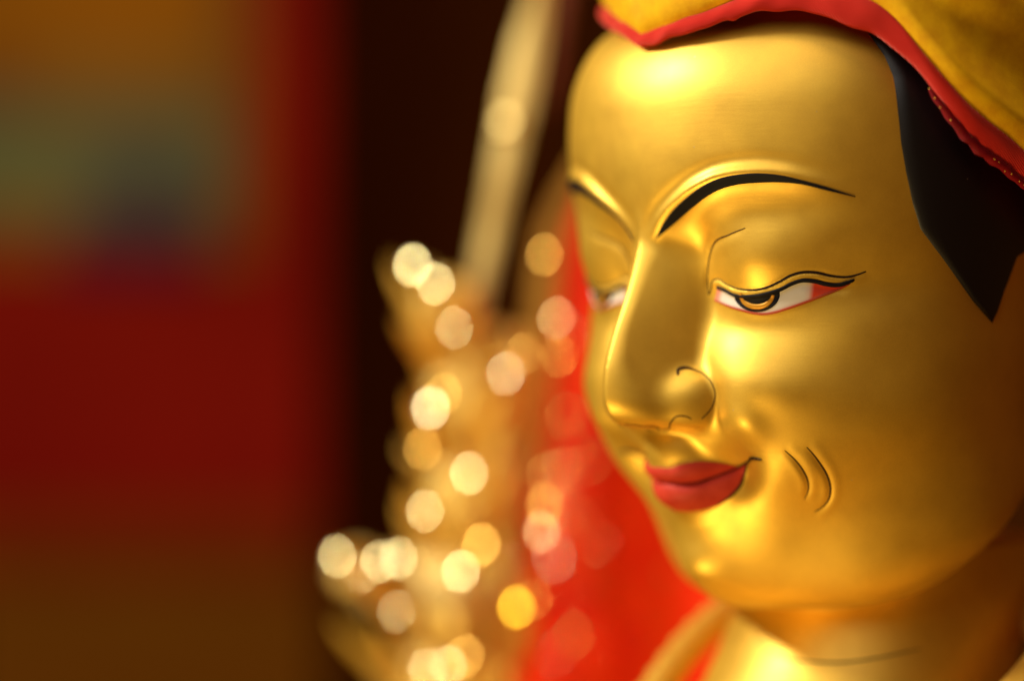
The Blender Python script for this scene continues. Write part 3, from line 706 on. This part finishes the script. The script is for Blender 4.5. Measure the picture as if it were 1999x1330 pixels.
PET = [((930, 760), (1030, 690), 58), ((900, 840), (790, 770), 58), ((925, 850), (1010, 770), 60), ((935, 1080), (1030, 930), 66), ((900, 1080), (800, 920), 66), ((900, 1290), (640, 1100), 74), ((900, 1300), (1030, 1210), 76), ((880, 1300), (760, 1100), 78), ((925, 1080), (960, 890), 66), ((880, 1420), (820, 1280), 84), ((900, 1430), (960, 1270), 84),
       ((905, 730), (795, 490), 62), ((905, 730), (850, 520), 58), ((915, 730), (945, 560), 60), ((895, 745), (775, 610), 58), ((925, 735), (990, 640), 56), ((905, 760), (830, 690), 60),
       ((905, 930), (822, 760), 62), ((900, 950), (795, 860), 60), ((920, 930), (965, 760), 66), ((930, 940), (1010, 810), 64), ((905, 960), (880, 800), 62), ((930, 980), (1010, 930), 66),
       ((885, 1190), (640, 1065), 70), ((880, 1180), (725, 1065), 72), ((890, 1160), (805, 965), 76), ((925, 1170), (1000, 1040), 72), ((930, 1190), (1030, 1000), 70), ((910, 1160), (915, 985), 78), ((890, 1200), (700, 1150), 72), ((930, 1210), (1020, 1120), 70),
       ((860, 1390), (680, 1180), 82), ((860, 1390), (765, 1190), 82), ((900, 1390), (1000, 1180), 80), ((890, 1390), (930, 1230), 84), ((880, 1400), (850, 1220), 88), ((870, 1400), (730, 1290), 80), ((910, 1410), (1010, 1300), 80)]
for i, (b0, t0, wd_) in enumerate(PET):
    dd = rg.uniform(-70, 60)
    petal('petal', bp(b0[0], b0[1], 40), bp(t0[0], t0[1], dd), wd_*0.62, rg.uniform(10, 34), M['gilt'] if i % 3 else M['silver_gilt'], spray, roll=rg.uniform(-0.5, 0.5))
def pod(name, px, py, rx, rz, dd, mat_, ribs):
    n, m = 20, 40; V = []; c = bp(px, py, dd); k = BD/CD
    for i in range(n):
        la = -math.pi/2 + math.pi*i/(n - 1.0)
        for j in range(m):
            th = 2*math.pi*j/m; r = math.cos(la)*rx*k*(1 + 0.10*math.cos(th*ribs) + 0.05*math.cos(la*14))
            V.append(c + np.array([r*math.cos(th), r*math.sin(th), rz*k*math.sin(la)*(1 + 0.15*math.sin(la))]))
    return mesh_obj(name, V, grid_faces(n, m, True), mat_, spray)
for (px, py, rx, rz, rb) in ((868, 620, 62, 70, 9), (915, 800, 78, 110, 10), (925, 985, 92, 105, 11), (880, 1180, 125, 110, 12), (1000, 1010, 42, 120, 8), (780, 1150, 88, 62, 10), (890, 1340, 120, 100, 12), (1010, 780, 34, 120, 8), (985, 1230, 60, 100, 8), (700, 1120, 50, 46, 8)):
    pod('bud', px, py, rx, rz, 70, M['gilt'] if px % 20 else M['silver_gilt'], rb)
def glint_metal(name, col, rough=0.22, metal=1.0): return mat(name, col, rough, metal)
GM = {'c': glint_metal('cream_gilt', (0.95, 0.82, 0.40)), 'o': glint_metal('orange_gilt', (0.85, 0.50, 0.10)), 'y': glint_metal('yellow_gilt', (1.0, 0.62, 0.04)), 'p': glint_metal('pink_gilt', (0.92, 0.62, 0.28)), 'g': glint_metal('grey_gilt', (0.86, 0.74, 0.44))}
GLINT_STUDS = [(803, 517, 'c', .8), (848, 553, 'c', 1.2), (836, 798, 'g', 1), (822, 876, 'o', 1), (913, 926, 'c', .9), (826, 999, 'c', .9), (1055, 1038, 'p', 1), (1060, 988, 'o', .6), (936, 1066, 'o', .9),
         (987, 1100, 'c', .8), (896, 1117, 'c', .9), (1004, 1187, 'y', 1.2), (655, 1086, 'c', .8), (738, 1098, 'c', .8), (775, 1092, 'c', .7), (770, 1195, 'c', .55), (872, 1302, 'c', .7), (905, 1282, 'o', .8), (1060, 497, 'o', .8), (700, 1118, 'c', .7),
         (862, 770, 'o', .5), (985, 730, 'g', .5), (1085, 620, 'p', .45), (1090, 695, 'o', .4), (885, 640, 'c', .4), (830, 1310, 'c', .6), (1040, 1170, 'o', .5), (1020, 690, 'o', .5)]
for (px, py, c, s_) in GLINT_STUDS:
    glint_stud('glint_stud', bp(px, py, -110 + rg.uniform(-15, 15)), 12*s_**0.5*rg.uniform(0.85, 1.25)*1.3, GM[c], spray, 0.02, rg)  # added caps, each turned to the window lamp to make a glint disc
sword = empty('gilt_sword'); tag(sword, 'blurred pale gilt sword blade rising from the lotus spray', 'sword')
def blade():
    A, B_ = bp(918, 640, 90), bp(1085, -170, 90); ax = B_ - A; L = np.linalg.norm(ax); ax /= L
    fv = -CF*0.85 + KEYDIR*0.45; wd = np.cross(ax, fv); wd /= np.linalg.norm(wd); nr = np.cross(wd, ax); V = []; n = 40
    for i in range(n):
        t = i/(n - 1.0); wv = np.interp(t, [0, 0.25, 0.55, 0.68, 0.85, 1], [30, 35, 47, 43, 22, 1])
        tw = 0.35*max(0, 0.55 - t); w0, n0 = wd, nr
        wd_, nr_ = w0*math.cos(tw) + n0*math.sin(tw), n0*math.cos(tw) - w0*math.sin(tw)
        V += [A + ax*L*t + q for q in (-wd_*wv, -wd_*wv*0.15 + nr_*15, wd_*wv*0.15 + nr_*15, wd_*wv, wd_*wv*0.15 - nr_*15, -wd_*wv*0.15 - nr_*15)]
    F = grid_faces(n, 6, True).tolist() + [(5, 4, 3, 2, 1, 0), tuple((n-1)*6 + k for k in range(6))]
    mesh_obj('blade', V, F, M['silver_gilt'], sword, smooth=False)
    for k, (px, py, s_) in enumerate(((985, 235, 1.6),)):
        glint_stud('blade_glint', bp(px, py, 60), 15*s_, M['silver_gilt'] if k != 1 else GM['o'], sword, 0.03, rg)  # added cap that puts a soft highlight on the blade
blade()
tube('guard', [bp(850, 640, 80), bp(890, 668, 70), bp(935, 668, 70), bp(985, 645, 80)], lambda t: 14 + 12*math.sin(math.pi*t), M['gilt'], sword, n=24, m=12)
tube('grip', [bp(914, 660, 85), bp(900, 730, 85)], 17, M['gilt'], sword, n=16, m=12, wob=0.15)
tube('ribbon', [bp(1105, -60, 120), bp(1088, 60, 120), bp(1078, 150, 120), bp(1060, 220, 120)], lambda t: 24*(1 - t)**0.6 + 4, cloth('rose_ribbon', (0.30, 0.09, 0.06), (0.22, 0.05, 0.04)), sword, n=24, m=12, wob=0.1)

# ------------------------------------------------------------------ red brocade cloth behind the shoulder, gold border along its edge
clothm = cloth('red_brocade', (0.82, 0.045, 0.001), (0.68, 0.006, 0.0005), 700, 0.6, 0.0, (1, .25, .1), wave=False, big=22)
nt, b, N_, L_ = nodes(clothm)
v = N_('ShaderNodeTexVoronoi'); v.inputs['Scale'].default_value = 46; L_(coords(nt), v.inputs['Vector'])
mu = N_('ShaderNodeMath'); mu.operation = 'MULTIPLY'; L_(fmap(nt, v.outputs['Distance'], 0.12, 0.15, 1, 0), mu.inputs[0]); L_(fmap(nt, noise(nt, 14, 2), 0.50, 0.56, 0, 1), mu.inputs[1])
mx = N_('ShaderNodeMixRGB'); mx.inputs[2].default_value = (0.62, 0.20, 0.03, 1); old = b.inputs['Base Color'].links[0].from_socket
L_(mu.outputs[0], mx.inputs[0]); L_(old, mx.inputs[1]); L_(mx.outputs[0], b.inputs['Base Color'])
drape = empty('throne_back'); tag(drape, 'red brocade throne back with gold border behind the statue cheek', 'throne back')
RD = 6450.0
def drape_sheet(name, ly, lx, right, mat_, lift, thick):
    """a padded cloth-covered back with an arched top"""
    n, m = 80, 60; V = []
    ys = np.concatenate([np.linspace(ly[0], 420, 30)[:-1], np.linspace(420, 1700, n - 29)])
    for side in (0, 1):
        for y in ys:
            xl = np.interp(y, ly, lx); xr = right(y)
            for j in range(m):
                u = j/(m - 1.0); x = xl + (xr - xl)*u
                puff = 26*(1 - (2*u - 1)**8)*(1 if side == 0 else 0)
                dep = RD + lift + side*thick - puff - 1.45*(x - 1060) + 9*math.sin(x*0.021 + y*0.006) + 8*math.sin(x*0.047 - y*0.003 + 1) + (y - 800)*0.03
                V.append(at(x, y, dep))
    F = grid_faces(n, m); k = n*m; F = np.concatenate([F, F[:, ::-1] + k])
    rim = [i*m for i in range(n)] + [(n-1)*m + j for j in range(1, m)] + [i*m + m - 1 for i in range(n - 2, -1, -1)] + list(range(m - 2, 0, -1))
    rim = np.array(rim); nx = np.roll(rim, -1)
    return mesh_obj(name, V, np.concatenate([F, np.stack([rim, rim + k, nx + k, nx], 1)]), mat_, drape)
ey = [150, 190, 250, 330, 400, 460, 600, 800, 1000, 1200, 1700]; ex = [1400, 1290, 1205, 1160, 1118, 1096, 1083, 1066, 1042, 1014, 960]
drape_sheet('cloth', ey, ex, lambda y: float(np.interp(y, [150, 190, 250, 330, 460, 1700], [1420, 1530, 1610, 1660, 1710, 1760])), clothm, 0, 60)
bx_ = [1385, 1262, 1168, 1118, 1080, 1050, 1034, 1016, 992, 964, 905]
M['brocade'] = cloth('gold_brocade', (0.50, 0.24, 0.03), (0.30, 0.12, 0.012), 500, 0.45, 0.3, (1, .8, .4), wave=False, big=60)
drape_sheet('gold_border', ey, bx_, lambda y: float(np.interp(y, ey, ex)) + 6, M['brocade'], -8, 84)
for (px, py, c, s_) in [(1105, 815, 'o', .18), (1070, 930, 'o', .3), (1150, 900, 'o', .12), (1080, 1090, 'g', .35), (1190, 1210, 'o', .15), (1230, 1140, 'o', .12), (1120, 1240, 'o', .15), (1160, 1060, 'o', .1)] + [(rg.uniform(1075, 1260), rg.uniform(640, 1300), rg.choice('oopp'), rg.uniform(.03, .10)) for _ in range(30)]:
    glint_stud('glint_spangle', at(px, py, RD - 42 - 1.45*(px - 1060)), 9*s_**0.5*1.5*1.4, GM[c], drape, 0.03, rg)  # small caps added to make the cloth sparkle

# ------------------------------------------------------------------ painted scroll on the wall, wooden ledge below it
TD = 14500.0
scroll = empty('painted_hanging_scroll'); tag(scroll, 'out of focus painted scroll with red silk border on the dark wall', 'painting')
def dull(name, a, c, sc_=4): 
    m = mat(name, a, 0.9, Specular_IOR_Level=0.0); nt, b, N_, L_ = nodes(m); a, c = tuple(1.85*q for q in a), tuple(1.85*q for q in c); L_(ramp(nt, noise(nt, sc_, 4), [(0.35, c), (0.65, a)]), b.inputs['Base Color']); return m
def panel(name, x0, y0, x1, y1, dep, m_, parent, thick=20):
    k = dep/CD; return box(name, at((x0 + x1)/2, (y0 + y1)/2, dep), (x1 - x0)/2*k, (y1 - y0)/2*k, thick, m_, parent)
panel('silk_border', -900, -900, 618, 1060, TD, dull('dim_red_silk', (0.16, 0.0065, 0.003), (0.13, 0.005, 0.0025)), scroll)
panel('picture', -760, -760, 500, 500, TD - 32, dull('faded_ochre', (0.14, 0.05, 0.008), (0.11, 0.04, 0.007)), scroll, 8)
for nm, x0, y0, x1, y1, col in (('painted_sky', -700, -700, 420, 130, (0.20, 0.072, 0.004)), ('painted_hill', -700, 190, 440, 400, (0.085, 0.085, 0.040)), ('painted_meadow', -700, 250, 150, 420, (0.10, 0.10, 0.035)),
                                ('painted_lake', 215, 310, 350, 470, (0.045, 0.048, 0.038)), ('painted_rock', 150, 400, 420, 450, (0.05, 0.035, 0.03)), ('painted_cloud', 60, 120, 430, 215, (0.14, 0.075, 0.014)), ('painted_robe', 120, 455, 400, 530, (0.06, 0.008, 0.02))):
    panel(nm, x0, y0, x1, y1, TD - 46 - (4 if nm in ('painted_meadow',) else 8 if nm in ('painted_lake',) else 12 if nm == 'painted_robe' else 16 if nm == 'painted_rock' else 20 if nm == 'painted_cloud' else 0), dull(nm + '_paint', col, tuple(0.8*c for c in col)), scroll, 2)
panel('lower_silk_band', -880, 1000, 600, 1170, TD - 30, dull('russet_silk', (0.135, 0.020, 0.003), (0.11, 0.016, 0.002)), scroll, 8)
ledge = panel('wooden_ledge', -60, 1130, 640, 2200, TD - 400, dull('brown_wood', (0.12, 0.042, 0.003), (0.09, 0.03, 0.002), 2), None, 200)
tag(ledge, 'dark brown wooden ledge in the lower left, far out of focus', 'ledge')
